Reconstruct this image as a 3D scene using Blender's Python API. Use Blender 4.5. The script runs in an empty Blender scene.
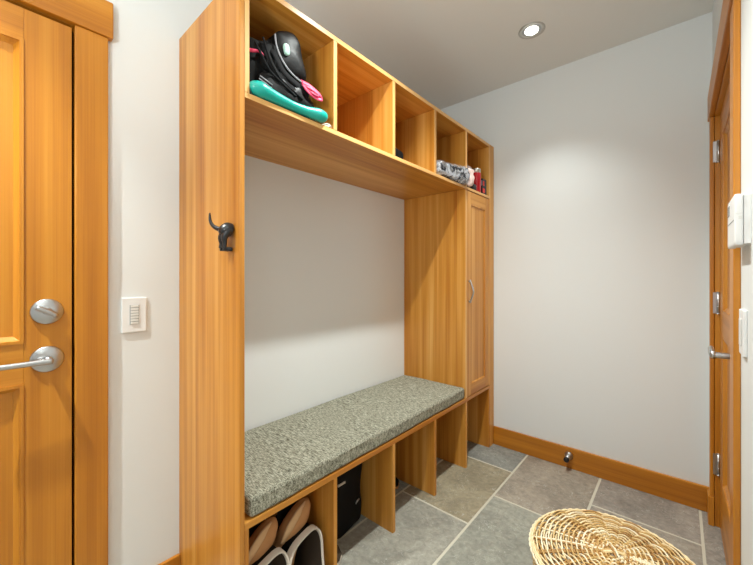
import bpy, bmesh, math, random
from mathutils import Vector, Matrix, noise
random.seed(7)
S = bpy.context.scene
COL = S.collection
PI = math.pi
V = Vector

# ------------------------------------------------------------------ materials
def lin(c):
    return tuple(((v/255)/12.92 if v/255 <= .04045 else ((v/255+.055)/1.055)**2.4) for v in c) + (1,)

def new_mat(name):
    m = bpy.data.materials.new(name); m.use_nodes = True
    nt = m.node_tree
    return m, nt, nt.nodes['Principled BSDF']

def N(nt, typ, **kw):
    n = nt.nodes.new(typ)
    for k, v in kw.items():
        if k in n.inputs.keys() if hasattr(n.inputs, 'keys') else False: n.inputs[k].default_value = v
        else: setattr(n, k, v)
    return n

def plain(name, col, rough=.5, metal=0, spec=.5, bump=0, bscale=200, coat=0, emit=None, estr=0, var=0, vscale=8):
    m, nt, b = new_mat(name)
    b.inputs['Base Color'].default_value = lin(col)
    b.inputs['Roughness'].default_value = rough
    b.inputs['Metallic'].default_value = metal
    b.inputs['Specular IOR Level'].default_value = spec
    b.inputs['Coat Weight'].default_value = coat
    tc = N(nt, 'ShaderNodeTexCoord')
    if var:
        nz = N(nt, 'ShaderNodeTexNoise'); nz.inputs['Scale'].default_value = vscale; nz.inputs['Detail'].default_value = 4
        nt.links.new(tc.outputs['Object'], nz.inputs['Vector'])
        mx = N(nt, 'ShaderNodeMix', data_type='RGBA')
        mx.inputs['A'].default_value = lin([max(0, c*(1-var)) for c in col]); mx.inputs['B'].default_value = lin([min(255, c*(1+var)) for c in col])
        nt.links.new(nz.outputs['Fac'], mx.inputs['Factor']); nt.links.new(mx.outputs['Result'], b.inputs['Base Color'])
    if bump:
        nz = N(nt, 'ShaderNodeTexNoise'); nz.inputs['Scale'].default_value = bscale; nz.inputs['Detail'].default_value = 3
        nt.links.new(tc.outputs['Object'], nz.inputs['Vector'])
        bp = N(nt, 'ShaderNodeBump'); bp.inputs['Strength'].default_value = bump; bp.inputs['Distance'].default_value = .002
        nt.links.new(nz.outputs['Fac'], bp.inputs['Height']); nt.links.new(bp.outputs['Normal'], b.inputs['Normal'])
    if emit:
        b.inputs['Emission Color'].default_value = lin(emit); b.inputs['Emission Strength'].default_value = estr
    return m

def wood(name, axis, dark=(172, 102, 28), mid=(204, 141, 57), light=(224, 169, 92), flitch=12., famt=.16, rough=.36):
    """vertical-grain fir: fine straight lines along one axis, veneer strips across"""
    m, nt, b = new_mat(name); L = nt.links.new
    tc = N(nt, 'ShaderNodeTexCoord'); oi = N(nt, 'ShaderNodeObjectInfo')
    ml = N(nt, 'ShaderNodeMath', operation='MULTIPLY'); ml.inputs[1].default_value = 17.3
    L(oi.outputs['Random'], ml.inputs[0])
    ad = N(nt, 'ShaderNodeVectorMath', operation='ADD'); L(tc.outputs['Object'], ad.inputs[0]); L(ml.outputs[0], ad.inputs[1])
    def layer(along, across, detail, dist=0.):
        mp = N(nt, 'ShaderNodeMapping'); sc = [across]*3; sc[axis] = along
        mp.inputs['Scale'].default_value = sc
        L(ad.outputs[0], mp.inputs['Vector'])
        nz = N(nt, 'ShaderNodeTexNoise'); nz.inputs['Scale'].default_value = 1; nz.inputs['Detail'].default_value = detail
        nz.inputs['Distortion'].default_value = dist
        L(mp.outputs['Vector'], nz.inputs['Vector']); return nz
    broad = layer(.7, 22, 2, .3); fine = layer(1.6, 260, 3)
    # veneer strips
    sx = N(nt, 'ShaderNodeSeparateXYZ'); L(ad.outputs[0], sx.inputs[0])
    oth = [i for i in range(3) if i != axis]
    sm = N(nt, 'ShaderNodeMath', operation='ADD'); L(sx.outputs[oth[0]], sm.inputs[0]); L(sx.outputs[oth[1]], sm.inputs[1])
    sm2 = N(nt, 'ShaderNodeMath', operation='MULTIPLY'); sm2.inputs[1].default_value = flitch; L(sm.outputs[0], sm2.inputs[0])
    fl = N(nt, 'ShaderNodeMath', operation='FLOOR'); L(sm2.outputs[0], fl.inputs[0])
    wn = N(nt, 'ShaderNodeTexWhiteNoise', noise_dimensions='1D'); L(fl.outputs[0], wn.inputs['W'])
    a = N(nt, 'ShaderNodeMath', operation='MULTIPLY'); a.inputs[1].default_value = .72; L(broad.outputs['Fac'], a.inputs[0])
    c = N(nt, 'ShaderNodeMath', operation='MULTIPLY_ADD'); c.inputs[1].default_value = .28; L(fine.outputs['Fac'], c.inputs[0]); L(a.outputs[0], c.inputs[2])
    w = N(nt, 'ShaderNodeMath', operation='SUBTRACT'); w.inputs[1].default_value = .5; L(wn.outputs['Value'], w.inputs[0])
    d = N(nt, 'ShaderNodeMath', operation='MULTIPLY_ADD'); d.inputs[1].default_value = famt; L(w.outputs[0], d.inputs[0]); L(c.outputs[0], d.inputs[2])
    cr = N(nt, 'ShaderNodeValToRGB'); e = cr.color_ramp.elements
    e[0].position = .28; e[0].color = lin(dark); e[1].position = .72; e[1].color = lin(light)
    k = e.new(.5); k.color = lin(mid)
    L(d.outputs[0], cr.inputs['Fac']); L(cr.outputs['Color'], b.inputs['Base Color'])
    b.inputs['Roughness'].default_value = rough
    b.inputs['Specular IOR Level'].default_value = .45
    bp = N(nt, 'ShaderNodeBump'); bp.inputs['Strength'].default_value = .06; bp.inputs['Distance'].default_value = .001
    L(fine.outputs['Fac'], bp.inputs['Height']); L(bp.outputs['Normal'], b.inputs['Normal'])
    return m

def make_fabric():
    m, nt, b = new_mat('tweed_fabric'); L = nt.links.new
    tc = N(nt, 'ShaderNodeTexCoord')
    def lay(sc):
        mp = N(nt, 'ShaderNodeMapping'); mp.inputs['Scale'].default_value = sc; L(tc.outputs['Object'], mp.inputs['Vector'])
        nz = N(nt, 'ShaderNodeTexNoise'); nz.inputs['Scale'].default_value = 1; nz.inputs['Detail'].default_value = 3; L(mp.outputs['Vector'], nz.inputs['Vector']); return nz
    a = lay((48, 380, 260)); c = lay((420, 95, 60))
    am = N(nt, 'ShaderNodeMath', operation='MULTIPLY'); am.inputs[1].default_value = 1.25; L(a.outputs['Fac'], am.inputs[0])
    cm = N(nt, 'ShaderNodeMath', operation='MULTIPLY'); cm.inputs[1].default_value = .75; L(c.outputs['Fac'], cm.inputs[0])
    mx = N(nt, 'ShaderNodeMath', operation='ADD'); L(am.outputs[0], mx.inputs[0]); L(cm.outputs[0], mx.inputs[1])
    hf = N(nt, 'ShaderNodeMath', operation='MULTIPLY'); hf.inputs[1].default_value = .5; L(mx.outputs[0], hf.inputs[0])
    cr = N(nt, 'ShaderNodeValToRGB'); e = cr.color_ramp.elements
    e[0].position = .36; e[0].color = lin((66, 64, 52)); e[1].position = .62; e[1].color = lin((188, 187, 170))
    k = e.new(.48); k.color = lin((132, 131, 115))
    L(hf.outputs[0], cr.inputs['Fac']); L(cr.outputs['Color'], b.inputs['Base Color'])
    b.inputs['Roughness'].default_value = .95; b.inputs['Specular IOR Level'].default_value = .15
    bp = N(nt, 'ShaderNodeBump'); bp.inputs['Strength'].default_value = .5; bp.inputs['Distance'].default_value = .002
    L(hf.outputs[0], bp.inputs['Height']); L(bp.outputs['Normal'], b.inputs['Normal'])
    return m

def make_slate():
    m, nt, b = new_mat('slate_tile'); L = nt.links.new
    tc = N(nt, 'ShaderNodeTexCoord')
    at = N(nt, 'ShaderNodeAttribute', attribute_name='tone')
    def nz(s, det, dist=0, rough=.6):
        n = N(nt, 'ShaderNodeTexNoise'); n.inputs['Scale'].default_value = s; n.inputs['Detail'].default_value = det
        n.inputs['Distortion'].default_value = dist; n.inputs['Roughness'].default_value = rough
        L(tc.outputs['Object'], n.inputs['Vector']); return n
    big = nz(3.5, 5, 1.2); sm = nz(40, 6, .5)
    # riven cleft lines: thin contour of distorted noise
    cl = nz(8, 3, 2.4, .5)
    s1 = N(nt, 'ShaderNodeMath', operation='MULTIPLY'); s1.inputs[1].default_value = 7; L(cl.outputs['Fac'], s1.inputs[0])
    fr = N(nt, 'ShaderNodeMath', operation='FRACT'); L(s1.outputs[0], fr.inputs[0])
    cr = N(nt, 'ShaderNodeValToRGB'); e = cr.color_ramp.elements
    e[0].position = .0; e[0].color = (1, 1, 1, 1); e[1].position = .09; e[1].color = (0, 0, 0, 1)
    L(fr.outputs[0], cr.inputs['Fac'])
    gate = N(nt, 'ShaderNodeValToRGB'); g = gate.color_ramp.elements; g[0].position = .44; g[1].position = .58
    gn = nz(9, 3); L(gn.outputs['Fac'], gate.inputs['Fac'])
    gm = N(nt, 'ShaderNodeMath', operation='MULTIPLY'); L(cr.outputs['Color'], gm.inputs[0]); L(gate.outputs['Color'], gm.inputs[1])
    gm2 = N(nt, 'ShaderNodeMath', operation='MULTIPLY'); gm2.inputs[1].default_value = .8; L(gm.outputs[0], gm2.inputs[0])
    r1 = N(nt, 'ShaderNodeMapRange'); r1.inputs['From Min'].default_value = .3; r1.inputs['From Max'].default_value = .7
    r1.inputs['To Min'].default_value = .72; r1.inputs['To Max'].default_value = 1.22; L(big.outputs['Fac'], r1.inputs['Value'])
    r2 = N(nt, 'ShaderNodeMapRange'); r2.inputs['From Min'].default_value = .3; r2.inputs['From Max'].default_value = .7
    r2.inputs['To Min'].default_value = .80; r2.inputs['To Max'].default_value = 1.2; L(sm.outputs['Fac'], r2.inputs['Value'])
    mm = N(nt, 'ShaderNodeMath', operation='MULTIPLY'); L(r1.outputs[0], mm.inputs[0]); L(r2.outputs[0], mm.inputs[1])
    vm = N(nt, 'ShaderNodeVectorMath', operation='SCALE'); L(at.outputs['Color'], vm.inputs[0]); L(mm.outputs[0], vm.inputs['Scale'])
    mx = N(nt, 'ShaderNodeMix', data_type='RGBA'); mx.inputs['B'].default_value = lin((205, 206, 198))
    L(gm2.outputs[0], mx.inputs['Factor']); L(vm.outputs[0], mx.inputs['A'])
    L(mx.outputs['Result'], b.inputs['Base Color'])
    b.inputs['Roughness'].default_value = .55; b.inputs['Specular IOR Level'].default_value = .35
    hh = N(nt, 'ShaderNodeMath', operation='ADD'); L(cl.outputs['Fac'], hh.inputs[0]); L(sm.outputs['Fac'], hh.inputs[1])
    bp = N(nt, 'ShaderNodeBump'); bp.inputs['Strength'].default_value = .8; bp.inputs['Distance'].default_value = .008
    L(hh.outputs[0], bp.inputs['Height']); L(bp.outputs['Normal'], b.inputs['Normal'])
    return m

def make_willow():
    m, nt, b = new_mat('peeled_willow'); L = nt.links.new
    at = N(nt, 'ShaderNodeAttribute', attribute_name='tone')
    L(at.outputs['Color'], b.inputs['Base Color']); b.inputs['Roughness'].default_value = .45
    return m

def make_foil():
    m, nt, b = new_mat('crinkled_foil'); L = nt.links.new
    tc = N(nt, 'ShaderNodeTexCoord')
    nz = N(nt, 'ShaderNodeTexNoise'); nz.inputs['Scale'].default_value = 24; nz.inputs['Detail'].default_value = 2; nz.inputs['Distortion'].default_value = 1.5
    L(tc.outputs['Object'], nz.inputs['Vector'])
    cr = N(nt, 'ShaderNodeValToRGB'); e = cr.color_ramp.elements
    e[0].position = .42; e[0].color = lin((45, 48, 56)); e[1].position = .6; e[1].color = lin((205, 210, 220))
    L(nz.outputs['Fac'], cr.inputs['Fac']); L(cr.outputs['Color'], b.inputs['Base Color'])
    b.inputs['Metallic'].default_value = .6; b.inputs['Roughness'].default_value = .22
    bp = N(nt, 'ShaderNodeBump'); bp.inputs['Strength'].default_value = .8; bp.inputs['Distance'].default_value = .01
    L(nz.outputs['Fac'], bp.inputs['Height']); L(bp.outputs['Normal'], b.inputs['Normal'])
    return m

M = {}
M['wx'] = wood('fir_grain_across', 0); M['wy'] = wood('fir_grain_along', 1); M['wz'] = wood('fir_grain_upright', 2)
DK = dict(dark=(166, 100, 20), mid=(192, 124, 32), light=(206, 142, 48), flitch=7., famt=.08)
M['dx'] = wood('fir_door_across', 0, **DK); M['dy'] = wood('fir_door_along', 1, **DK); M['dz'] = wood('fir_door_upright', 2, **DK)
M['edge'] = wood('fir_edge_band_lit', 1, (196, 136, 66), (222, 172, 104), (236, 192, 128), famt=.05)  # edge band colours raised to imitate lamplight on the front edges
M['edgez'] = wood('fir_edge_band_lit_upright', 2, (196, 136, 66), (222, 172, 104), (236, 192, 128), famt=.05)
M['wall'] = plain('wall_paint', (226, 230, 230), .62, spec=.3, bump=.05, bscale=350)
M['ceil'] = plain('ceiling_paint', (230, 231, 228), .8, spec=.2)
M['fabric'] = make_fabric(); M['slate'] = make_slate(); M['willow'] = make_willow(); M['foil'] = make_foil()
M['grout'] = plain('grout', (200, 195, 178), .9, bump=.3, bscale=300)
M['steel'] = plain('satin_steel', (186, 188, 190), .3, 1)
M['darksteel'] = plain('dark_steel', (120, 118, 112), .35, 1)
M['white'] = plain('white_plastic', (232, 233, 232), .35)
M['key'] = plain('key_plastic', (222, 222, 218), .35)
M['keygap'] = plain('key_recess', (168, 169, 168), .6)
M['screen'] = plain('display_grey', (120, 128, 128), .2)
M['iron'] = plain('black_iron', (22, 23, 27), .35, spec=.5, coat=.2)
M['black'] = plain('black_nylon', (7, 7, 8), .7, spec=.2, bump=.3, bscale=400)
M['gloss'] = plain('black_coated_nylon', (8, 8, 9), .45, spec=.25, bump=.25, bscale=60)
M['dgrey'] = plain('dark_webbing', (20, 20, 22), .8, spec=.2)
M['reflect'] = plain('pale_green_reflector', (170, 205, 190), .3)
M['pink'] = plain('pink_webbing', (235, 70, 110), .55)
M['teal'] = plain('teal_plastic', (0, 164, 150), .3, coat=.3)
M['cord'] = plain('pale_cord', (205, 200, 190), .7)
M['tan'] = plain('tan_suede', (206, 152, 100), .8, bump=.3, bscale=300, var=.12)
M['tanl'] = plain('pale_tan_suede', (224, 186, 140), .8, bump=.3, bscale=300)
M['collar'] = plain('pale_grey_trim', (214, 204, 190), .8, bump=.3, bscale=500)
M['lining'] = plain('dark_brown_lining', (62, 50, 38), .9, bump=.4, bscale=60)
M['rubber'] = plain('black_rubber', (12, 12, 12), .6)
M['red'] = plain('red_enamel', (176, 16, 30), .3, coat=.4)
M['redl'] = plain('red_print', (214, 50, 40), .45)
M['silver'] = plain('brushed_silver', (205, 203, 196), .3, .8)
M['printgrey'] = plain('grey_print', (150, 150, 155), .5)
M['card'] = plain('black_card', (24, 24, 28), .4)
M['lens'] = plain('lamp_lens', (255, 250, 240), .3, emit=(255, 246, 228), estr=9)
M['trimring'] = plain('lamp_trim_silver', (190, 190, 186), .35, .6)
def make_clear():
    m, nt, b = new_mat('clear_film')
    b.inputs['Base Color'].default_value = (.95, .96, .98, 1); b.inputs['Roughness'].default_value = .1
    b.inputs['Alpha'].default_value = .16; b.inputs['Coat Weight'].default_value = .6
    return m
M['clear'] = make_clear()
M['pinkfilm'] = plain('pale_pink_film', (232, 204, 196), .35, coat=.3, var=.12, vscale=25)

# ------------------------------------------------------------------ mesh helpers
def B(): return bmesh.new()

def box(bm, x0, x1, y0, y1, z0, z1, bev=0., seg=2, mi=0):
    r = bmesh.ops.create_cube(bm, size=1)
    vs = r['verts']
    for v in vs:
        v.co = V(((x0+x1)/2+v.co.x*(x1-x0), (y0+y1)/2+v.co.y*(y1-y0), (z0+z1)/2+v.co.z*(z1-z0)))
    fs = set(f for v in vs for f in v.link_faces)
    for f in fs: f.material_index = mi
    if bev:
        es = list(set(e for v in vs for e in v.link_edges))
        bmesh.ops.bevel(bm, geom=es, offset=bev, segments=seg, affect='EDGES', profile=.5)
    return bm

def rbox(bm, lo, hi, r, n=14, amp=0., fs=6., f=None, warp=.55):
    lo, hi = V(lo), V(hi); c = (lo+hi)/2; h = (hi-lo)/2
    g = [-1+2*i/n for i in range(n+1)]
    g = [math.copysign(1-(1-abs(t))**(1+warp), t) if t else 0 for t in g]
    cache = {}
    def vert(a):
        k = tuple(round(t, 5) for t in a)
        if k in cache: return cache[k]
        p = V((c.x+h.x*a[0], c.y+h.y*a[1], c.z+h.z*a[2]))
        q = V([min(max(p[i], lo[i]+r), hi[i]-r) for i in range(3)])
        d = p-q
        nrm = d.normalized() if d.length > 1e-9 else V((0, 0, 1))
        p = q+nrm*r
        if f: p = V(f(p, a))
        if amp: p = p+nrm*amp*noise.noise(p*fs)
        cache[k] = bm.verts.new(p); return cache[k]
    for ax in range(3):
        for s in (-1, 1):
            for i in range(n):
                for j in range(n):
                    q = []
                    for (u, v) in ((i, j), (i+1, j), (i+1, j+1), (i, j+1)):
                        a = [0, 0, 0]; a[ax] = s; a[(ax+1) % 3] = g[u]; a[(ax+2) % 3] = g[v]; q.append(vert(a))
                    if s < 0: q.reverse()
                    try: bm.faces.new(q).smooth = True
                    except ValueError: pass
    return bm

def catmull(pts, n):
    pts = [V(p) for p in pts]; out = []
    P = [pts[0]*2-pts[1]]+pts+[pts[-1]*2-pts[-2]]
    for i in range(1, len(P)-2):
        for k in range(n):
            t = k/n
            out.append(.5*((2*P[i])+(P[i+1]-P[i-1])*t+(2*P[i-1]-5*P[i]+4*P[i+1]-P[i+2])*t*t+(3*P[i]-P[i-1]-3*P[i+1]+P[i+2])*t**3))
    out.append(pts[-1]); return out

def tube(bm, pts, rad, seg=10, smooth=6, closed=False, flat=None, tone=None, layer=None):
    """swept tube with per-point radii; flat=(normal, factor) squashes the section along a direction"""
    n0 = len(pts)
    rr = list(rad) if isinstance(rad, (list, tuple)) else [rad]*n0
    if smooth > 1 and not closed:
        P = catmull(pts, smooth); R = []
        for i in range(n0-1):
            for k in range(smooth):
                t = k/smooth; R.append(rr[i]*(1-t)+rr[i+1]*t)
        R.append(rr[-1])
    else: P = [V(p) for p in pts]; R = rr
    n = len(P); rings = []; up = None
    for i in range(n):
        if closed: d = (P[(i+1) % n]-P[i-1]).normalized()
        else: d = (P[min(i+1, n-1)]-P[max(i-1, 0)]).normalized()
        if flat: up = V(flat[0])
        elif up is None: up = V((0, 0, 1)) if abs(d.z) < .9 else V((1, 0, 0))
        a = (up-d*up.dot(d))
        a = a.normalized() if a.length > 1e-6 else d.orthogonal().normalized()
        if not flat: up = a
        c = d.cross(a); fk = flat[1] if flat else 1.
        ring = []
        for k in range(seg):
            th = 2*PI*k/seg
            ring.append(bm.verts.new(P[i]+R[i]*(math.cos(th)*a*fk+math.sin(th)*c)))
        rings.append(ring)
    fs = []
    for i in range(n if closed else n-1):
        r1, r2 = rings[i], rings[(i+1) % n]
        for k in range(seg):
            fs.append(bm.faces.new((r1[k], r1[(k+1) % seg], r2[(k+1) % seg], r2[k])))
    if not closed:
        fs.append(bm.faces.new(list(reversed(rings[0])))); fs.append(bm.faces.new(rings[-1]))
    for f in fs:
        f.smooth = True
        if layer is not None:
            for l in f.loops: l[layer] = tone
    return bm

def lathe(bm, prof, c=(0, 0, 0), axis='z', seg=32, mi=0):
    """prof: list of (radius, height) along axis"""
    c = V(c); rings = []
    ax = {'x': (V((0, 1, 0)), V((0, 0, 1)), V((1, 0, 0))), 'y': (V((0, 0, 1)), V((1, 0, 0)), V((0, 1, 0))), 'z': (V((1, 0, 0)), V((0, 1, 0)), V((0, 0, 1)))}[axis]
    for r, h in prof:
        if r < 1e-6: rings.append([bm.verts.new(c+ax[2]*h)])
        else: rings.append([bm.verts.new(c+ax[2]*h+r*(math.cos(2*PI*k/seg)*ax[0]+math.sin(2*PI*k/seg)*ax[1])) for k in range(seg)])
    for a, b in zip(rings, rings[1:]):
        for k in range(seg):
            k2 = (k+1) % seg
            if len(a) == 1 and len(b) == 1: continue
            if len(a) == 1: f = bm.faces.new((a[0], b[k], b[k2]))
            elif len(b) == 1: f = bm.faces.new((a[k], b[0], a[k2]))
            else: f = bm.faces.new((a[k], b[k], b[k2], a[k2]))
            f.material_index = mi; f.smooth = True
    bmesh.ops.recalc_face_normals(bm, faces=bm.faces[:])
    return bm

def pillow(bm, outline, xb, xf, bulge=.02, K=6, res=5, amp=0., fs=15., shear=None):
    """puffy solid from a (y,z) outline: flat back at xb, side walls to xf, domed front"""
    pts = [V((0, p[0], p[1])) for p in outline]
    n0 = len(pts); P = []
    for i in range(n0):
        a, b, c, d = pts[i-1], pts[i], pts[(i+1) % n0], pts[(i+2) % n0]
        for k in range(res):
            t = k/res
            P.append(.5*((2*b)+(c-a)*t+(2*a-5*b+4*c-d)*t*t+(3*b-a-3*c+d)*t**3))
    n = len(P); cen = sum(P, V((0, 0, 0)))/n
    def place(p, x):
        q = V((x, p.y, p.z))
        if shear: q = V(shear(q))
        if amp: q += V((noise.noise(q*fs), noise.noise(q*fs+V((9, 1, 3)))*.6, noise.noise(q*fs+V((2, 8, 5)))*.6))*amp
        return bm.verts.new(q)
    rings = [[place(p, xb) for p in P], [place(p, (xb+xf)/2) for p in P]]
    for k in range(K+1):
        s = math.cos(k/K*PI/2*.97); xx = xf+bulge*math.sin(k/K*PI/2)
        rings.append([place(cen+(p-cen)*s, xx) for p in P])
    for a, b in zip(rings, rings[1:]):
        for k in range(n):
            bm.faces.new((a[k], a[(k+1) % n], b[(k+1) % n], b[k])).smooth = True
    bm.faces.new(rings[-1]).smooth = True; bm.faces.new(list(reversed(rings[0])))
    bmesh.ops.recalc_face_normals(bm, faces=bm.faces[:])
    return bm

def wloc(o):
    p = V(o.location)
    while o.parent: o = o.parent; p = p+V(o.location)
    return p

def obj(name, bm, mat, parent=None, loc=None, angle=35):
    me = bpy.data.meshes.new(name)
    base = wloc(parent) if parent else V((0, 0, 0))
    org = V(loc) if loc is not None else base
    bmesh.ops.translate(bm, verts=bm.verts[:], vec=-org)
    bm.to_mesh(me); bm.free()
    for m in (mat if isinstance(mat, (list, tuple)) else [mat]): me.materials.append(M[m])
    o = bpy.data.objects.new(name, me); COL.objects.link(o)
    if parent: o.parent = parent
    o.location = org-base
    return o

def thing(name, label, cat, loc=(0, 0, 0), group=None):
    o = bpy.data.objects.new(name, None); COL.objects.link(o); o.empty_display_size = .05
    o.location = loc; o['label'] = label; o['category'] = cat
    if group: o['group'] = group
    return o

def tag(o, label, cat, group=None):
    o['label'] = label; o['category'] = cat
    if group: o['group'] = group
    return o

def struct(name, bm, mat, label=None, cat=None, parent=None, loc=None):
    o = obj(name, bm, mat, parent, loc)
    if not parent:
        o['kind'] = 'structure'
        if label: o['label'] = label; o['category'] = cat
    return o

def sgroup(name, label, cat, loc):
    o = thing(name, label, cat, loc); o['kind'] = 'structure'; return o

# ------------------------------------------------------------------ room numbers
XW, XF, XR, YB, ZC = -1.49, -1.011, .128, 2.462, 2.55
Y0, Y1, ZT = .53, 2.455, 2.1365
YN = -2.3

# floor: grout slab with slate tiles let into it
def floor():
    bm = B(); lay = bm.loops.layers.float_color.new('tone')
    box(bm, XW-.15, XR+.15, YN-.1, YB+.1, -.06, -.0018, mi=1)
    cols = [(-1.64, -1.585), (-1.575, -1.18), (-1.17, -.778), (-.768, -.36), (-.349, .076), (.086, .30)]
    cuts = [[-1.9, -1.2, -.6, 0., .6, 1.2, 1.8, 2.6], [-2.4, -1.9, -1.2, -.7, .0, .6, 1.1, 1.75, 2.6],
            [-2.4, -1.5, -1., -.3, .30, .92, 1.575, 2.166, 2.6], [-2.4, -1.7, -1.1, -.5, .1, .7, 1.26, 1.872, 2.6],
            [-2.4, -1.8, -1.4, -.9, -.3, .3, .9, 1.5, 2.132, 2.6], [-2.4, -1.5, -.9, -.3, .5, 1.1, 2.0, 2.6]]
    tones = [(132, 132, 124), (126, 120, 110), (120, 126, 122), (136, 130, 118), (124, 124, 118), (130, 122, 112)]
    special = {(2, 1.575): (132, 124, 104), (2, 2.166): (122, 123, 117), (3, 1.26): (130, 130, 120), (3, 1.872): (134, 126, 114),
               (4, 2.132): (128, 122, 114), (4, 1.5): (130, 124, 114), (2, .92): (132, 130, 120), (5, 2.0): (126, 120, 112)}
    rnd = random.Random(3)
    for ci, (x0, x1) in enumerate(cols):
        for a, b in zip(cuts[ci], cuts[ci][1:]):
            y0, y1 = max(a+.005, YN), min(b-.005, YB+.08)
            x0c, x1c = max(x0, XW-.14), min(x1, XR+.14)
            if y1 <= y0: continue
            before = set(bm.faces)
            box(bm, x0c, x1c, y0, y1, -.03, 0, .0025, 1, 0)
            t = special.get((ci, a)) or rnd.choice(tones)
            for f in set(bm.faces)-before:
                f.material_index = 0
                for l in f.loops: l[lay] = lin([c*1.17 for c in t])
    struct('floor', bm, ['slate', 'grout'], 'grey slate tile floor with pale grout', 'floor')
floor()

bm = B(); box(bm, XW-.15, XR+.15, YN-.1, YB+.12, ZC, ZC+.1)
# round holes are covered by the lamp trims; recess built under the slab
struct('ceiling', bm, 'ceil', 'pale painted ceiling', 'ceiling')
bm = B(); box(bm, XW-.12, XR+.12, YB, YB+.12, -.0, ZC); struct('wall_back', bm, 'wall', 'pale grey wall behind the doorstop', 'wall')
LD0, LD1, LDZ = -.60, .215, 2.013        # left door opening
bm = B()
box(bm, XW-.12, XW, LD1+.02, YB, 0, ZC); box(bm, XW-.12, XW, YN, LD0-.02, 0, ZC); box(bm, XW-.12, XW, LD0-.02, LD1+.02, LDZ+.02, ZC)
struct('wall_left', bm, 'wall', 'pale grey wall behind the bench and around the large wooden door', 'wall')
RD0, RD1, RDZ = 1.458, 2.335, 1.972
bm = B()
box(bm, XR, XR+.12, YN, RD0-.02, 0, ZC); box(bm, XR, XR+.12, RD1+.02, YB, 0, ZC); box(bm, XR, XR+.12, RD0-.02, RD1+.02, RDZ+.02, ZC)
struct('wall_right', bm, 'wall', 'pale grey wall holding the thermostat', 'wall')
bm = B()
box(bm, XW-.12, -1.35, YN-.1, YN, 0, ZC); box(bm, -.05, XR+.12, YN-.1, YN, 0, ZC); box(bm, -1.35, -.05, YN-.1, YN, 2.15, ZC)  # opening made up to let fill light in from behind the viewer
struct('wall_near', bm, 'wall', 'pale wall behind the viewer with a wide opening added for fill light', 'wall')

# baseboards
def bboard(name, x0, x1, y0, y1, z1, mat):
    bm = B(); box(bm, x0, x1, y0, y1, 0, z1, .003); struct(name, bm, mat, 'fir baseboard along the ' + name.split('_')[1] + ' wall', 'baseboard')
bboard('baseboard_back', XF+.002, XR-.002, YB-.016, YB, .128, 'dx')
bboard('baseboard_left', XW, XW+.014, .302, Y0-.001, .112, 'dy')
bboard('baseboard_right', XR-.015, XR, 2.404, YB-.018, .128, 'dy')

# ------------------------------------------------------------------ doors
def casing(name, parts, label):
    t = sgroup(name, label, 'door casing', parts[0][1][:1]+(parts[0][1][2], 0) if False else (parts[0][1][0], parts[0][1][2], 0))
    for pn, d, mat in parts:
        bm = B(); box(bm, *d, .003); obj(pn, bm, mat, t)
    return t
casing('trim_1', [('casing_leg', (XW, XW+.02, .213, .30, 0, 2.012), 'dz'), ('casing_leg', (XW, XW+.02, -.685, -.598, 0, 2.012), 'dz'),
                  ('casing_head', (XW, XW+.027, -.70, .313, 2.013, 2.135), 'dy'),
                  ('jamb', (XW-.12, XW-.001, LD1, LD1+.019, 0, LDZ), 'dz'), ('jamb', (XW-.12, XW-.001, LD0-.019, LD0, 0, LDZ), 'dz'),
                  ('head_jamb', (XW-.12, XW-.001, LD0-.019, LD1+.019, LDZ+.0005, LDZ+.019), 'dy'),
                  ('door_stop', (XW-.06, XW-.032, LD1-.022, LD1, 0, LDZ), 'rubber'), ('door_stop', (XW-.06, XW-.032, LD0, LD0+.022, 0, LDZ), 'rubber'),
                  ('door_stop', (XW-.06, XW-.032, LD0+.022, LD1-.022, LDZ-.022, LDZ), 'rubber')],
       'fir casing around the large wooden door left of the bench')
casing('trim_2', [('casing_leg', (XR-.015, XR, 2.332, 2.395, .141, RDZ), 'dz'), ('casing_leg', (XR-.015, XR, 1.375, 1.461, 0, RDZ), 'dz'),
                  ('casing_head', (XR-.021, XR, 1.362, 2.405, RDZ+.001, RDZ+.122), 'dy'),
                  ('plinth_block', (XR-.022, XR, 2.328, 2.402, 0, .14), 'dz'),
                  ('jamb', (XR+.001, XR+.12, RD1, RD1+.019, 0, RDZ), 'dz'), ('jamb', (XR+.001, XR+.12, RD0-.019, RD0, 0, RDZ), 'dz'),
                  ('head_jamb', (XR+.001, XR+.12, RD0-.019, RD1+.019, RDZ+.0005, RDZ+.019), 'dy'),
                  ('door_stop', (XR+.062, XR+.09, RD1-.02, RD1, 0, RDZ), 'dz'), ('door_stop', (XR+.062, XR+.09, RD0, RD0+.02, 0, RDZ), 'dz'),
                  ('door_stop', (XR+.062, XR+.09, RD0+.02, RD1-.02, RDZ-.02, RDZ), 'dy')],
       'fir casing around the narrow door in the right wall')

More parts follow.
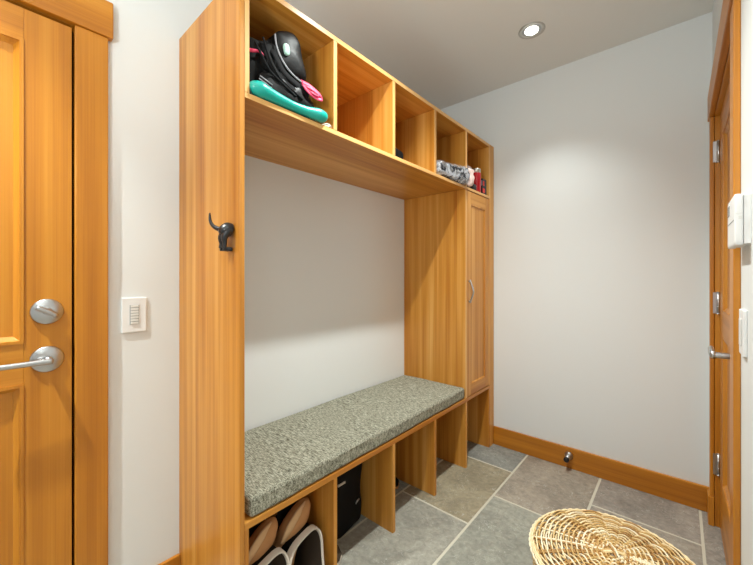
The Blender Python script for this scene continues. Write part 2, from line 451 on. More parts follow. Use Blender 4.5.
def panel_door(t, xs, face, y0, y1, z0, z1, stile, rails, mould, mats=('dz', 'dy')):
    """xs = (x back, x front); face = +1 when the visible side looks to +x. rails: list of (z0,z1) bottom..top; panels fill between"""
    xb, xf = xs
    lo, hi = min(xb, xf), max(xb, xf)
    for a, b in ((y0, y0+stile), (y1-stile, y1)):
        bm = B(); box(bm, lo, hi, a, b, z0, z1, .0015); obj('stile', bm, mats[0], t)
    for a, b in rails:
        bm = B(); box(bm, lo, hi, y0+stile, y1-stile, a, b, .0008); obj('rail', bm, mats[1], t)
    for (a0, a1), (b0, b1) in zip(rails, rails[1:]):
        bm = B(); rec = xf-face*.014
        box(bm, min(rec, xb+face*.01), max(rec, xb+face*.01), y0+stile-.004, y1-stile+.004, a1-.004, b0+.004); p = obj('door_panel', bm, mats[0], t)
        # sloped moulding ring, proud of the frame by `mould`
        bm = B(); w = .016
        Y = (y0+stile, y1-stile); Z = (a1, b0)
        def ring(ins, x): return [V((x, Y[0]+ins, Z[0]+ins)), V((x, Y[1]-ins, Z[0]+ins)), V((x, Y[1]-ins, Z[1]-ins)), V((x, Y[0]+ins, Z[1]-ins))]
        R = [ring(0, rec-face*.003), ring(0, xf+face*mould), ring(w*.55, xf+face*mould), ring(w*.6, xf+face*(mould-.004)), ring(w*1.35, rec+face*.001), ring(w*1.4, rec-face*.003)]
        vs = [[bm.verts.new(q) for q in r] for r in R]
        for i in range(len(vs)):
            r1, r2 = vs[i], vs[(i+1) % len(vs)]
            for k in range(4): bm.faces.new((r1[k], r1[(k+1) % 4], r2[(k+1) % 4], r2[k]))
        bmesh.ops.recalc_face_normals(bm, faces=bm.faces[:])
        obj('panel_moulding', bm, mats[0], t)

# left (entry) door
d1 = sgroup('door_1', 'large honey-coloured panelled wooden door with deadbolt and lever, left of the bench', 'door', (XW, LD1, 0))
DX = XW+.012
panel_door(d1, (DX-.042, DX), 1, LD0+.004, .2065, .008, 2.001, .1095, [(.008, .24), (.878, 1.0), (1.908, 2.001)], .004)
bm = B(); lathe(bm, [(0, 0), (.0385, 0), (.0385, .006), (.036, .009), (.0, .009)], (DX, .148, 1.092), 'x', 48)
db = obj('deadbolt', bm, 'steel', d1)
bm = B(); lathe(bm, [(0, .009), (.012, .009), (.012, .018), (0, .018)], (DX, .148, 1.092), 'x', 24)
tube(bm, [(DX+.020, .122, 1.106), (DX+.022, .148, 1.093), (DX+.020, .170, 1.078)], [.007, .008, .007], 12, 4); obj('thumb_turn', bm, 'steel', db)
bm = B(); lathe(bm, [(0, 0), (.0395, 0), (.0395, .006), (.037, .009), (.0, .009)], (DX, .148, .945), 'x', 48)
lh = obj('lever_rose', bm, 'steel', d1)
bm = B(); lathe(bm, [(0, .009), (.0115, .009), (.0105, .05), (0, .05)], (DX, .148, .945), 'x', 24)
tube(bm, [(DX+.05, .156, .945), (DX+.05, .148, .945), (DX+.052, .10, .945), (DX+.053, .0, .945)], [.008, .0095, .0082, .0078], 14, 5)
obj('lever', bm, 'steel', lh)

# right door
d2 = sgroup('door_2', 'narrow panelled fir door with lever in the right wall', 'door', (XR+.019, RD1, 0))
RX = XR+.019
panel_door(d2, (RX+.04, RX), -1, RD0+.004, RD1-.003, .01, RDZ-.004, .125, [(.01, .255), (.93, 1.04), (1.85, RDZ-.004)], -.001)
for z in (.302, 1.075, 1.80):
    bm = B(); tube(bm, [(RX-.005, RD1-.0015, z-.05), (RX-.005, RD1-.0015, z+.05)], .0075, 14, 1)
    for k in (-.0505, -.017, .017, .0505): lathe(bm, [(0, -.002), (.0085, -.002), (.0085, .002), (0, .002)], (RX-.005, RD1-.0015, z+k), 'z', 16)
    box(bm, RX-.024, RX-.006, RD1-.0055, RD1-.0035, z-.05, z+.05)
    obj('hinge', bm, 'steel', d2)
bm = B(); lathe(bm, [(0, 0), (.026, 0), (.026, -.007), (0, -.007)], (RX, 1.515, .955), 'x', 32); lr = obj('lever_rose', bm, 'steel', d2)
bm = B(); tube(bm, [(RX-.007, 1.515, .955), (RX-.04, 1.515, .955), (RX-.066, 1.515, .955)], .0095, 14, 3)
tube(bm, [(RX-.066, 1.507, .955), (RX-.068, 1.54, .956), (RX-.066, 1.63, .957)], [.0095, .009, .008], 14, 5, flat=((0, 0, 1), 1.25)); obj('lever', bm, 'steel', lr)

# ------------------------------------------------------------------ built-in locker
LK = thing('built_in_locker', 'tall honey-coloured fir built-in with overhead cubbies, open bench bays and a cupboard', 'built-in locker', (XW, Y0, 0))
def part(name, d, mat, bev=.001, label=None, parent=LK):
    bm = B(); box(bm, *d, bev); o = obj(name, bm, mat, parent)
    if label: o['label'] = label
    return o
def banded(name, d, mat, band, parent=LK, th=.0016):
    """board with a strip on its front edge; pale strips have lamplight in their colour"""
    x0, x1, y0, y1, z0, z1 = d
    bm = B(); box(bm, x0, x1-th, y0, y1, z0, z1)
    box(bm, x1-th, x1, y0, y1, z0, z1, .0006, 1, 1)
    for f in bm.faces:
        if f.calc_center_median().x > x1-th*1.02: f.material_index = 1
    return obj(name, bm, [mat, band], parent)
G = .0008
banded('end_panel', (XW+.001, XF, Y0, Y0+.016, 0, ZT), 'wz', 'wz')
banded('filler_panel', (XW+.001, XF+.001, 2.392, Y1, 0, ZT), 'wz', 'wz')
ST0, ST1 = 1.753, 1.770
banded('overhead_top', (XW+.001, XF, Y0+.016+G, 2.392-G, 2.118, ZT), 'wy', 'edge')
banded('overhead_shelf', (XW+.001, XF, Y0+.016+G, 2.392-G, ST0, ST1), 'wy', 'edge')
part('back_panel', (XW+.001, XW+.007, Y0+.016+G, 2.392-G, ST1+G, 2.118-G), 'wz', 0)
DV = [(Y0+.017, .562), (.913, .931), (1.282, 1.301), (1.651, 1.670), (2.020, 2.039), (2.374, 2.391)]
for a, b in DV: banded('cubby_divider', (XW+.008, XF, a, b, ST1+G, 2.118-G), 'wz', 'edgez')
BT0, BT1 = .415, .436
banded('bench_top', (XW+.001, XF, Y0+.016+G, 2.392-G, BT0, BT1), 'wy', 'wy')
for a, b in [(Y0+.017, .560)]+DV[1:]: banded('bench_divider', (XW+.001, XF, a, b, 0.0, BT0-G), 'wz', 'wz')
# cupboard
banded('cupboard_side', (XW+.001, XF, 2.020, 2.039, BT1+G, ST0-G), 'wz', 'edgez')
part('cupboard_side', (XW+.001, XF, 2.374, 2.391, BT1+G, ST0-G), 'wz')
cd = thing('cupboard_door', '', '', (XF, 2.04, .44)); del cd['label']; del cd['category']
cd.parent = LK; cd.location = V((XF, 2.04, .44))-LK.location
panel_door(cd, (XF-.019, XF-.001), 1, 2.042, 2.3725, .441, 1.747, .052, [(.441, .505), (1.672, 1.747)], -.001, ('wz', 'wy'))
bm = B()
for z in (1.045, 1.172): lathe(bm, [(0, 0), (.007, 0), (.006, .012), (0, .012)], (XF-.001, 2.066, z), 'x', 16)
tube(bm, [(XF+.008, 2.066, 1.036), (XF+.014, 2.066, 1.055), (XF+.030, 2.066, 1.108), (XF+.014, 2.066, 1.162), (XF+.008, 2.066, 1.181)], [.0055, .005, .006, .005, .0055], 12, 6)
hd = obj('bow_handle', bm, 'steel', cd)

# ------------------------------------------------------------------ bench cushion
cu = thing('bench_cushion', 'long grey-green tweed cushion lying on the bench', 'cushion', (-1.25, 1.29, BT1))
bm = B()
def sag(p, a):
    p = V(p)
    top = max(0, (p.z-.47)/.035)
    p.z += .003*noise.noise(V((p.x*5, p.y*4, 0)))*top
    if p.x > -1.06: p.x += .004*noise.noise(V((0, p.y*9, p.z*6)))
    return p
rbox(bm, (XW+.004, .5655, BT1+.001), (XF-.001, 2.0175, .506), .016, 60, f=sag, warp=.25)
obj('cushion_body', bm, 'fabric', cu)
bm = B()
pts = [(XF-.0045, y, .4935+.0025*math.sin(y*7)) for y in [.58+.0475*i for i in range(31)]]
tube(bm, pts, .0034, 8, 2); obj('front_piping', bm, 'fabric', cu)

# ------------------------------------------------------------------ wall things
def keypad(name, label, cat, face, x, y0, y1, z0, z1, keys, col0, col1, k0, k1):
    t = thing(name, label, cat, (x, (y0+y1)/2, z0))
    s = face
    bm = B(); box(bm, min(x, x+s*.007), max(x, x+s*.007), y0, y1, z0, z1, .002); obj('faceplate', bm, 'white', t)
    bm = B(); box(bm, min(x+s*.007, x+s*.0078), max(x+s*.007, x+s*.0078), col0, col1, k0, k1); obj('key_frame', bm, 'keygap', t)
    h = (k1-k0)/keys
    for i in range(keys):
        bm = B(); box(bm, min(x+s*.0075, x+s*.0105), max(x+s*.0075, x+s*.0105), col0+.003, col1-.002, k0+i*h+.0012, k0+(i+1)*h-.0012, .0008, 1); obj('key', bm, 'key', t)
    return t
keypad('light_switch', 'white keypad light switch on the wall between the left door and the locker', 'light switch', 1, XW, .341, .417, 1.0, 1.124, 7, .364, .393, 1.028, 1.098)
t = thing('light_switch', 'white single light switch on the right wall below the thermostat', 'light switch', (XR, 1.292, 1.0))
bm = B(); box(bm, XR-.008, XR, 1.255, 1.331, .998, 1.114, .002); obj('faceplate', bm, 'white', t)
for y in (1.277,):
    bm = B(); box(bm, XR-.0105, XR-.008, y, y+.033, 1.022, 1.09, .001); obj('rocker', bm, 'key', t)
th = thing('thermostat', 'boxy white thermostat on the right wall beside the narrow door', 'thermostat', (XR, 1.27, 1.27))
bm = B(); box(bm, XR-.0125, XR, 1.1945, 1.352, 1.277, 1.394, .0015); obj('base', bm, 'white', th)
bm = B(); rbox(bm, (XR-.028, 1.193, 1.274), (XR-.0128, 1.353, 1.397), .003, 8); obj('cover', bm, 'white', th)
bm = B(); box(bm, XR-.0288, XR-.0278, 1.298, 1.338, 1.358, 1.384); obj('display', bm, 'screen', th)
bm = B(); box(bm, XR-.0289, XR-.0278, 1.205, 1.345, 1.335, 1.3365); obj('flap_seam', bm, 'keygap', th)
bm = B(); box(bm, XR-.0215, XR-.0145, 1.1915, 1.1935, 1.336, 1.344, .0005, 1); box(bm, XR-.026, XR-.0135, 1.1922, 1.1932, 1.349, 1.3505); obj('side_button', bm, 'key', th)

# wall hook: hindquarters of an animal with a raised tail
bm = B()
Yp = Y0
tube(bm, [(-1.042, Yp-.004, 1.342), (-1.044, Yp-.02, 1.345), (-1.05, Yp-.036, 1.335), (-1.052, Yp-.044, 1.325)], [.026, .027, .024, .014], 18, 6)
for dx in (.012, -.012):
    tube(bm, [(-1.046+dx, Yp-.022, 1.338), (-1.052+dx*1.1, Yp-.036, 1.315), (-1.054+dx*1.1, Yp-.034, 1.292), (-1.056+dx*1.1, Yp-.037, 1.274)], [.017, .0145, .0095, .0095], 14, 6)
    tube(bm, [(-1.056+dx*1.1, Yp-.041, 1.272), (-1.052+dx*1.1, Yp-.024, 1.271), (-1.046+dx, Yp-.010, 1.270), (-1.044+dx, Yp-.004, 1.270)], [.0085, .008, .0085, .006], 12, 5)
tube(bm, [(-1.05, Yp-.034, 1.345), (-1.062, Yp-.046, 1.345), (-1.082, Yp-.062, 1.356), (-1.094, Yp-.070, 1.375), (-1.0955, Yp-.072, 1.398), (-1.0945, Yp-.072, 1.408)], [.012, .010, .0078, .0068, .005, .0025], 12, 6)
for v in bm.verts: v.co = V((-1.0585, Yp-.001, 1.3295))+(v.co-V((-1.042, Yp-.001, 1.325)))*V((.78, .70, .82))
hk = obj('wall_hook', bm, 'iron', None, (-1.05, Y0, 1.27))
md = hk.modifiers.new('merge', 'REMESH'); md.mode = 'VOXEL'; md.voxel_size = .0013; md.use_smooth_shade = True
md = hk.modifiers.new('soften', 'SMOOTH'); md.factor = .5; md.iterations = 4
tag(hk, 'black animal-rump coat hook with raised tail on the locker end panel', 'coat hook')

# doorstop
ds = thing('doorstop', 'small steel doorstop screwed to the back baseboard', 'doorstop', (-.522, YB-.016, .080))
bm = B(); lathe(bm, [(0, 0), (.024, 0), (.024, -.005), (.019, -.012), (.0145, -.018), (.0145, -.060), (0, -.060)], (-.522, YB-.016, .080), 'y', 28); obj('post', bm, 'steel', ds)
bm = B(); lathe(bm, [(0, -.060), (.0148, -.060), (.0152, -.074), (.011, -.078), (0, -.078)], (-.522, YB-.016, .080), 'y', 24); obj('rubber_tip', bm, 'rubber', ds)

# ------------------------------------------------------------------ ceiling lamps
LAMPS = [((-.61, 2.0), 'recessed ceiling downlight near the back wall', 30), ((-.60, 1.08), 'recessed ceiling downlight in front of the middle of the bench', 96),
         ((-1.185, -.36), 'recessed ceiling downlight by the left door', 165), ((-.60, -1.3), 'added ceiling downlight behind the viewer, out of view', 16)]  # the one behind the viewer is an unseen lamp added for fill
for (x, y), lab, pw in LAMPS:
    t = thing('ceiling_downlight', lab, 'ceiling light', (x, y, ZC), 'recessed ceiling downlights')
    bm = B(); lathe(bm, [(.0675, 0), (.0675, -.003), (.064, -.005), (.056, -.0045), (.050, -.001), (.050, 0)], (x, y, ZC), 'z', 48); obj('trim_ring', bm, 'trimring', t)
    bm = B(); lathe(bm, [(.050, -.0008), (.036, -.0022), (.030, -.0008)], (x, y, ZC), 'z', 40); obj('reflector', bm, 'steel', t)
    bm = B(); lathe(bm, [(.0345, -.0005), (.034, -.004), (.02, -.006), (0, -.0065)], (x, y, ZC), 'z', 32); obj('lens', bm, 'lens', t)
    l = bpy.data.lights.new('downlight_beam', 'SPOT'); l.energy = pw; l.spot_size = math.radians(92 if x < -1 else 98 if y > 1.5 else 120); l.spot_blend = 1.; l.shadow_soft_size = .02
    l.color = (.955, 1., .965)
    o = bpy.data.objects.new('downlight_beam', l); COL.objects.link(o); o.location = (x, y, ZC-.04)

# added fill: unseen upward light bounced off the ceiling, no lamp of the room
l = bpy.data.lights.new('ceiling_bounce_fill', 'AREA'); l.shape = 'DISK'; l.size = .35; l.energy = 15; l.color = (.96, 1., .985)
o = bpy.data.objects.new('ceiling_bounce_fill', l); COL.objects.link(o); o.location = (-.38, -.60, 1.72); o.rotation_euler = (PI-.5, 0, 0)

# ------------------------------------------------------------------ things in the cubbies
# backpack in the first cubby
bp = thing('backpack', 'black backpack with pink straps crammed into the near overhead cubby', 'backpack', (-1.2, .72, ST1))
bm = B(); pillow(bm, [(.580, 1.784), (.72, 1.784), (.862, 1.786), (.862, 1.84), (.83, 1.92), (.80, 2.0), (.775, 2.055), (.70, 2.045), (.64, 2.0), (.588, 1.985), (.580, 1.88)], -1.40, -1.07, .012, amp=.012, fs=14)
obj('body', bm, 'black', bp)
bm = B(); pillow(bm, [(.70, 1.93), (.79, 1.925), (.812, 1.94), (.792, 2.01), (.772, 2.066), (.735, 2.072), (.685, 2.045), (.68, 1.99)], -1.12, -1.052, .016, amp=.004, fs=25); fp = obj('front_pocket', bm, 'gloss', bp)
bm = B(); pillow(bm, [(.708, 1.975), (.725, 1.978), (.722, 2.008), (.703, 2.006)], -1.045, -1.031, .002, res=3); obj('reflector_patch', bm, 'reflect', fp)
bm = B(); pillow(bm, [(.63, 1.90), (.685, 1.90), (.70, 1.95), (.68, 2.0), (.63, 1.985), (.612, 1.94)], -1.11, -1.062, .02, amp=.006, fs=30); obj('side_pocket', bm, 'black', bp)
bm = B(); pillow(bm, [(.64, 1.815), (.82, 1.80), (.85, 1.825), (.80, 1.89), (.70, 1.90), (.62, 1.875)], -1.11, -1.05, .02, amp=.008, fs=22); obj('lower_pocket', bm, 'gloss', bp)
bm = B(); tube(bm, [(-1.045, .675, 2.03), (-1.038, .676, 1.99), (-1.034, .69, 1.955), (-1.03, .715, 1.925), (-1.03, .745, 1.91), (-1.03, .775, 1.902)], .0028, 8, 6); obj('zipper', bm, 'printgrey', bp)
for pts in ([(-1.06, .635, 1.985), (-1.036, .64, 1.94), (-1.034, .665, 1.90), (-1.035, .72, 1.872), (-1.034, .775, 1.855)],
            [(-1.06, .66, 1.995), (-1.034, .672, 1.945), (-1.03, .70, 1.905), (-1.033, .76, 1.885), (-1.036, .81, 1.87)]):
    bm = B(); tube(bm, pts, .011, 10, 6, flat=((1, 0, 0), .28)); obj('shoulder_strap', bm, 'dgrey', bp)
bm = B(); tube(bm, [(-1.03, .607, 1.843), (-1.03, .652, 1.831), (-1.03, .655, 1.842), (-1.03, .609, 1.854)], .0017, 8, 1, closed=True); obj('buckle', bm, 'printgrey', bp)
bm = B(); tube(bm, [(-1.032, .775, 1.905), (-1.026, .81, 1.90), (-1.022, .848, 1.885), (-1.022, .856, 1.872), (-1.024, .835, 1.868), (-1.026, .80, 1.878), (-1.03, .782, 1.897)], .0125, 10, 5, flat=((1, .3, .6), .35)); obj('pink_strap', bm, 'pink', bp)
bm = B(); tube(bm, [(-1.030, .785, 1.897), (-1.020, .815, 1.889), (-1.018, .84, 1.879), (-1.02, .822, 1.877), (-1.028, .795, 1.888)], .011, 10, 5, flat=((1, .3, .6), .35)); obj('pink_strap', bm, 'pink', bp)
for q in (0, 1):
    bm = B(); tube(bm, [(-1.045, .60+.03*q, 1.965+.03*q), (-1.03, .615+.03*q, 1.925), (-1.028, .645+.03*q, 1.885), (-1.03, .70, 1.862+.008*q), (-1.028, .75+.03*q, 1.84)], .0035, 8, 5); obj('draw_cord', bm, 'dgrey', bp)
bm = B(); tube(bm, [(-1.06, .566, 1.935), (-1.045, .59, 1.932), (-1.04, .612, 1.938), (-1.045, .63, 1.934)], [.005, .006, .004, .005], 8, 5); obj('pink_loop', bm, 'pink', bp)
# teal bar
bm = B()
tube(bm, [(-1.022, .5665, 1.796), (-1.018, .574, 1.797), (-1.012, .598, 1.797), (-1.014, .65, 1.794), (-1.014, .72, 1.7915), (-1.012, .78, 1.793), (-1.006, .83, 1.796), (-1.008, .856, 1.796), (-1.014, .866, 1.795)],
     [.006, .019, .0255, .021, .0165, .018, .0235, .022, .008], 18, 6, flat=((0, 0, 1), .98))
tb = obj('plastic_bar', bm, 'teal', None, (-1.012, .72, ST1)); tag(tb, 'glossy teal bar with swollen ends lying on the shelf edge below the backpack', 'bar')
bm = B()
tube(bm, [(-1.03, .868, 1.776), (-1.02, .885, 1.785), (-1.018, .903, 1.78), (-1.03, .906, 1.775), (-1.04, .89, 1.7745), (-1.035, .872, 1.7745)], .0034, 8, 4)
tube(bm, [(-1.02, .874, 1.775), (-1.016, .89, 1.775), (-1.03, .902, 1.787), (-1.045, .89, 1.782)], .0034, 8, 4)
tag(obj('cord_loop', bm, 'cord', None, (-1.03, .888, ST1)), 'pale looped cord end beside the teal bar', 'cord')
# dark pouch in the third cubby
bm = B(); rbox(bm, (-1.15, 1.36, ST1+.001), (-1.06, 1.448, 1.852), .028, 12, .006, 20)
po = obj('pouch', bm, 'black', None, (-1.11, 1.40, ST1)); tag(po, 'small black pouch in the middle overhead cubby', 'pouch')
# clear bag of foil in the fourth cubby
fb = thing('plastic_bag', 'clear plastic bag with crinkled silver contents in the fourth overhead cubby', 'bag', (-1.06, 1.85, ST1))
def wedge(p, a):
    q = (p.y-1.69)/.35; lo = -1.14+.045*q if p.y < 1.99 else -1.006
    x = -1.0+.03*q*q+(0 if p.x > -1.02 else 0)
    w = (p.x+1.14)/.15
    return V((lo+(x-lo)*min(max(w, 0), 1), p.y, p.z-.03*(1-q)*max(0, (p.z-1.78)/.1)))
bm = B(); rbox(bm, (-1.14, 1.692, ST1+.004), (-.99, 2.012, 1.882), .036, 26, .010, 26, wedge); obj('foil_contents', bm, 'foil', fb)
bm = B(); rbox(bm, (-1.14, 1.686, ST1+.0015), (-.99, 2.044, 1.888), .034, 26, .007, 30, wedge); obj('clear_film', bm, 'clear', fb)
bm = B(); rbox(bm, (-1.004, 2.0, ST1-.004), (-.966, 2.05, 1.875), .016, 14, .012, 45); obj('pink_end', bm, 'pinkfilm', fb)
# bottles and box in the fifth cubby
rb = thing('bottle', 'red bottle with silver cap in the far overhead cubby', 'bottle', (-1.04, 2.235, ST1))
bm = B(); lathe(bm, [(0, 0), (.028, 0), (.0295, .003), (.0295, .128), (.028, .133), (0, .133)], (-1.04, 2.235, ST1), 'z', 32); obj('bottle_body', bm, 'red', rb)
bm = B(); lathe(bm, [(0, .133), (.0275, .133), (.0275, .160), (.025, .163), (0, .163)], (-1.04, 2.235, ST1), 'z', 32); obj('cap', bm, 'silver', rb)
kb = thing('bottle', 'black bottle half hidden behind the red bottle', 'bottle', (-1.10, 2.262, ST1))
bm = B(); lathe(bm, [(0, 0), (.027, 0), (.028, .003), (.028, .125), (.018, .145), (0, .145)], (-1.10, 2.262, ST1), 'z', 28); obj('bottle_body', bm, 'card', kb)
bm = B(); lathe(bm, [(0, .145), (.017, .145), (.017, .165), (0, .165)], (-1.10, 2.262, ST1), 'z', 24); obj('cap', bm, 'rubber', kb)
bm = B(); rbox(bm, (-1.06, 2.128, ST1+.001), (-1.015, 2.188, 1.815), .014, 8, .005, 30); tag(obj('pouch', bm, 'card', None, (-1.04, 2.16, ST1)), 'small black lump beside the red bottle in the far cubby', 'pouch')
kx = thing('carton', 'small black carton with red and grey print right of the red bottle', 'box', (-1.035, 2.32, ST1))
bm = B(); box(bm, -1.06, -1.02, 2.287, 2.353, ST1+.0005, 1.878, .0015); obj('carton_body', bm, 'card', kx)
bm = B(); box(bm, -1.06, -1.022, 2.2862, 2.2872, 1.83, 1.866); obj('grey_print', bm, 'printgrey', kx)
bm = B(); box(bm, -1.0203, -1.0192, 2.294, 2.316, 1.830, 1.862); obj('red_print', bm, 'redl', kx)
bm = B(); box(bm, -1.0203, -1.0192, 2.290, 2.325, 1.782, 1.812); obj('red_print', bm, 'redl', kx)

# ------------------------------------------------------------------ things in the bench bays
def boot(label, yc, lean):
    """lying on its back: shaft towards the room, toe pointing up behind the opening"""
    t = thing('boot', label, 'boot', (-1.12, yc, 0), 'boots in the near bench bay')
    def P(x, y, z): return (x, yc+y+lean*z, z)
    def loop(x, zc, rz, ry, n=36, dy=0, tilt=0.):
        sq = lambda v: math.copysign(abs(v)**.62, v)
        out = []
        for k in range(n):
            c, s_ = sq(math.cos(2*PI*k/n)), sq(math.sin(2*PI*k/n))
            z = zc+rz*s_+.022*c*(1 if s_ > 0 else .3)
            out.append(V((x+tilt*s_, yc+dy+ry*c+.12*(z-zc), z)))
        return out
    # shaft as thin double wall: outside then lining
    def skin(loops, bm, flip=False):
        vs = [[bm.verts.new(p) for p in l] for l in loops]; n = len(vs[0])
        for a, b in zip(vs, vs[1:]):
            for k in range(n):
                q = (a[k], a[(k+1) % n], b[(k+1) % n], b[k])
                bm.faces.new(q if not flip else tuple(reversed(q))).smooth = True
        return vs
    zc, rz, ry = .128, .095, .072
    bm = B(); vs = skin([loop(-1.035, zc, rz, ry, tilt=-.03), loop(-1.10, zc, rz*.98, ry*.95), loop(-1.17, .12, .105, .062), loop(-1.20, .118, .10, .055)], bm)
    bm.faces.new(vs[-1]); bmesh.ops.recalc_face_normals(bm, faces=bm.faces[:]); obj('shaft', bm, 'black', t)
    bm = B(); vs = skin([loop(-1.034, zc, rz-.006, ry-.006, tilt=-.03), loop(-1.10, zc, rz*.9, ry*.86), loop(-1.165, .12, .09, .05)], bm, True)
    bm.faces.new(vs[-1]); obj('lining', bm, 'lining', t)
    bm = B(); vs = skin([loop(-1.075, zc, rz+.003, ry+.004, tilt=-.01), loop(-1.031, zc, rz+.003, ry+.004, tilt=-.03), loop(-1.028, zc, rz-.002, ry-.002, tilt=-.03), loop(-1.05, zc, rz-.005, ry-.005, tilt=-.025)], bm)
    bmesh.ops.recalc_face_normals(bm, faces=bm.faces[:]); obj('collar', bm, 'collar', t)
    # foot: vamp rising to the toe cap, pale band along it, sole on the far side
    bm = B(); tube(bm, [P(-1.16, -.02, .08), P(-1.155, -.012, .15), P(-1.145, .012, .215), P(-1.14, .048, .26), P(-1.145, .078, .283), P(-1.15, .092, .292)], [.045, .052, .052, .043, .028, .008], 22, 6, flat=((1, 0, 0), .8)); obj('vamp', bm, 'tan', t)
    bm = B(); tube(bm, [P(-1.118, -.052, .205), P(-1.108, -.026, .252), P(-1.110, .016, .288), P(-1.127, .062, .303)], [.008, .017, .016, .004], 12, 6, flat=((1, 0, 0), .5)); obj('toe_band', bm, 'tanl', t)
    bm = B(); tube(bm, [P(-1.213, -.01, .012), P(-1.218, -.006, .10), P(-1.215, .014, .2), P(-1.21, .055, .275), P(-1.212, .085, .303)], [.036, .04, .047, .040, .014], 20, 6, flat=((1, 0, 0), .28)); obj('sole', bm, 'rubber', t)
    return t
boot('tan and black boot with pale collar nearest the locker end panel', .650, 0.)
boot('tan and black boot with pale collar against the first bench divider', .803, 0.)
# black bag in bay two
kb = thing('shoulder_bag', 'black bag standing in the second bench bay', 'bag', (-1.33, 1.10, 0))
bm = B(); rbox(bm, (-1.45, 1.06, .001), (-1.165, 1.255, .345), .035, 20, .014, 9); obj('bag_body', bm, 'black', kb)
bm = B(); tube(bm, [(-1.19, 1.09, .30), (-1.165, 1.09, .37), (-1.165, 1.13, .395), (-1.165, 1.17, .36), (-1.18, 1.19, .28)], .012, 10, 6, flat=((1, 0, 0), .4)); obj('handle', bm, 'black', kb)
bm = B(); box(bm, -1.167, -1.160, 1.075, 1.12, .250, .259, .001); obj('pale_tag', bm, 'cord', kb)
bm = B(); tube(bm, [(-1.164, 1.19, .12), (-1.158, 1.20, .135), (-1.166, 1.215, .13)], .004, 8, 4); obj('ring', bm, 'steel', kb)

def shoe(name, label, o, ang, mats, L=.26, tall=.0):
    """low shoe, toe along local +x"""
    t = thing(name, label, 'shoe', o)
    c, s = math.cos(ang), math.sin(ang)
    def W(p): return V((o[0]+c*p[0]-s*p[1], o[1]+s*p[0]+c*p[1], o[2]+p[2]))
    st = [(-.5, .022, .05), (-.42, .034, .075), (-.25, .036, .078), (-.05, .036, .066), (.15, .044, .055), (.32, .046, .045), (.44, .034, .034), (.5, .008, .022)]
    def build(z0f, z1f, wf):
        bm = B(); rings = []
        for x, w, h in st:
            r = []
            for k in range(16):
                th_ = 2*PI*k/16
                r.append(bm.verts.new(W((x*L, w*wf*math.cos(th_), z0f(h)+(z1f(h)-z0f(h))*(.5+.5*math.sin(th_))))))
            rings.append(r)
        for a, b in zip(rings, rings[1:]):
            for k in range(16): bm.faces.new((a[k], a[(k+1) % 16], b[(k+1) % 16], b[k])).smooth = True
        bm.faces.new(rings[0]); bm.faces.new(rings[-1]); bmesh.ops.recalc_face_normals(bm, faces=bm.faces[:]); return bm
    obj('sole', build(lambda h: 0, lambda h: .018, 1.06), mats[1], t)
    obj('upper', build(lambda h: .012, lambda h: h, 1.), mats[0], t)
    bm = B(); tube(bm, [W((-.42*L+.10*(1-math.cos(k*2*PI/16))*.5*1.1, .026*math.sin(k*2*PI/16), .076-.006*(1-math.cos(k*2*PI/16)))) for k in range(16)], .006, 8, 1, closed=True); obj('collar', bm, mats[2], t)
    return t
shoe('low_shoe', 'pale-soled dark shoe beside the black bag in the second bench bay', (-1.20, .992, 0), 0., ('lining', 'collar', 'lining'))
shoe('low_shoe', 'dark shoe with tan trim deep in the third bench bay', (-1.335, 1.572, 0), .0, ('black', 'tan', 'tan'))

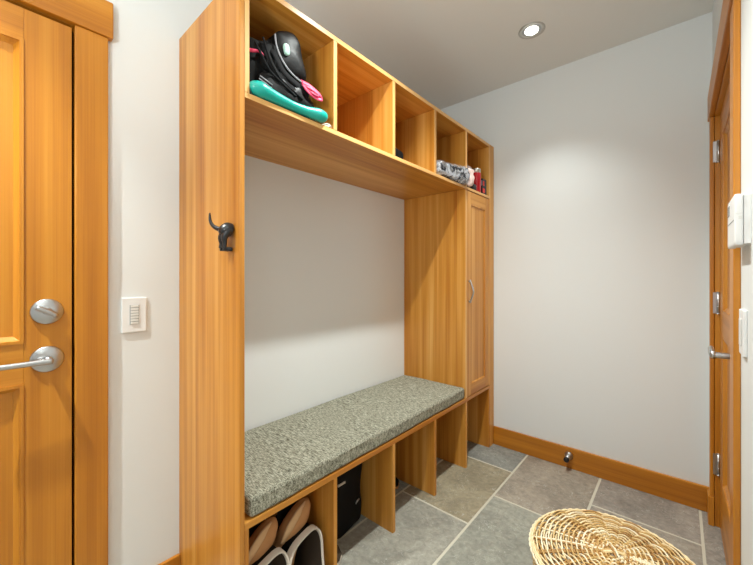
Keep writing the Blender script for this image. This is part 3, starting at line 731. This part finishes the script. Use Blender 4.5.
# ------------------------------------------------------------------ wicker basket
def basket(cx, cy, zr, r, rbot):
    t = thing('wicker_basket', 'round lidded basket of pale peeled willow on the slate floor', 'basket', (cx, cy, 0))
    rnd = random.Random(11)
    tones = [(222, 192, 136), (240, 220, 176), (206, 168, 104), (248, 236, 206), (178, 134, 74), (232, 208, 158)]
    # lid: 22 spokes, woven rounds over and under
    bm = B(); lay = bm.loops.layers.float_color.new('tone')
    NS = 22
    dome = lambda q: zr+.022*(1-(q/r)**2)
    for i in range(NS):
        a = 2*PI*i/NS
        for off in (-.0035, .0035):
            ca, sa = math.cos(a), math.sin(a)
            tube(bm, [(cx+q*ca-off*sa, cy+q*sa+off*ca, dome(q)) for q in (.018, .08, .16, r-.006)], .0032, 6, 2, tone=lin(rnd.choice(tones[2:5])), layer=lay)
    q = .030; j = 0
    while q < r-.008:
        n = NS*8; ph = j % 2; rad = .0027
        tn = lin(rnd.choice(tones))
        pts = []
        for k in range(n):
            a = 2*PI*k/n
            w = math.cos(a*NS/2+PI*ph)
            pts.append((cx+q*math.cos(a), cy+q*math.sin(a), dome(q)+.0064*w))
        # each round is several rods with their own tone
        segs = 5; st = rnd.randrange(n)
        for sgm in range(segs):
            a0 = st+sgm*n//segs; a1 = st+(sgm+1)*n//segs+2
            tube(bm, [pts[k % n] for k in range(a0, a1)], rad, 6, 1, tone=lin(rnd.choice(tones)), layer=lay)
        q += .0074; j += 1
    lid = obj('lid', bm, 'willow', t)
    bm = B(); lay = bm.loops.layers.float_color.new('tone')
    for k3, (rr, dz) in enumerate(((r-.002, 0), (r+.003, -.006), (r-.001, -.012), (r-.006, .004))):
        n = 240
        tube(bm, [(cx+(rr+.0014*math.sin(k*2*PI/n*60+k3*2.1))*math.cos(k*2*PI/n), cy+(rr+.0014*math.sin(k*2*PI/n*60+k3*2.1))*math.sin(k*2*PI/n), zr+dz+.0014*math.cos(k*2*PI/n*60+k3*2.1)) for k in range(n)], 0.0034, 7, 1, closed=True, tone=lin(tones[(k3*2+1) % 6]), layer=lay)
    obj('braided_rim', bm, 'willow', lid)
    bm = B(); lay = bm.loops.layers.float_color.new('tone')
    for k, (a, l, o) in enumerate(((.5, .034, -.006), (.5, .034, 0.), (.5, .030, .006), (2.07, .028, -.004), (2.07, .028, .004))):
        d = V((math.cos(a), math.sin(a), 0)); e = V((-d.y, d.x, 0)); c0 = V((cx, cy, dome(0)+(.007 if k < 3 else .011)))+e*o
        tube(bm, [c0-d*l-V((0, 0, .006)), c0, c0+d*l-V((0, 0, .006))], .003, 7, 4, tone=lin(tones[k]), layer=lay)
    obj('lashing', bm, 'willow', lid)
    # body
    bm = B(); lay = bm.loops.layers.float_color.new('tone')
    NB = 36; zt = zr-.022
    rad_at = lambda z: rbot+(r-.008-rbot)*(z/zt)
    for i in range(NB):
        a = 2*PI*i/NB
        tube(bm, [(cx+rad_at(z)*math.cos(a), cy+rad_at(z)*math.sin(a), z) for z in (.004, zt/2, zt)], .0035, 6, 1, tone=lin(tones[2]), layer=lay)
    z = .008; j = 0
    while z < zt:
        n = NB*6; pts = []
        for k in range(n):
            a = 2*PI*k/n; q = rad_at(z)+.0055*math.cos(a*NB/2+PI*(j % 2))
            pts.append((cx+q*math.cos(a), cy+q*math.sin(a), z))
        segs = 4; st = rnd.randrange(n)
        for sgm in range(segs):
            tube(bm, [pts[k % n] for k in range(st+sgm*n//segs, st+(sgm+1)*n//segs+2)], .0034, 5, 1, tone=lin(rnd.choice(tones)), layer=lay)
        z += .0085; j += 1
    lathe(bm, [(0, .003), (rbot-.004, .003), (rbot-.004, .008), (0, .008)], (cx, cy, 0), 'z', 36)
    obj('woven_body', bm, 'willow', t)
basket(-.155, 1.322, .305, .240, .20)

# ------------------------------------------------------------------ added fill light through the near opening, camera
w = bpy.data.worlds.new('fill_daylight'); S.world = w; w.use_nodes = True
bg = w.node_tree.nodes['Background']; bg.inputs['Color'].default_value = (.86, .93, 1, 1); bg.inputs['Strength'].default_value = .75

cam = bpy.data.cameras.new('camera'); co = bpy.data.objects.new('camera', cam); COL.objects.link(co); S.camera = co
cam.sensor_fit = 'HORIZONTAL'; cam.sensor_width = 36; cam.lens = 349./753*36; cam.shift_y = -5/753
cam.clip_start = .01
co.location = (0, 0, 1.1967); co.rotation_euler = (PI/2, 0, .7144)
vs = S.view_settings
vs.view_transform = 'Standard'; vs.look = 'None'; vs.gamma = 1; vs.use_curve_mapping = False; vs.exposure = .55
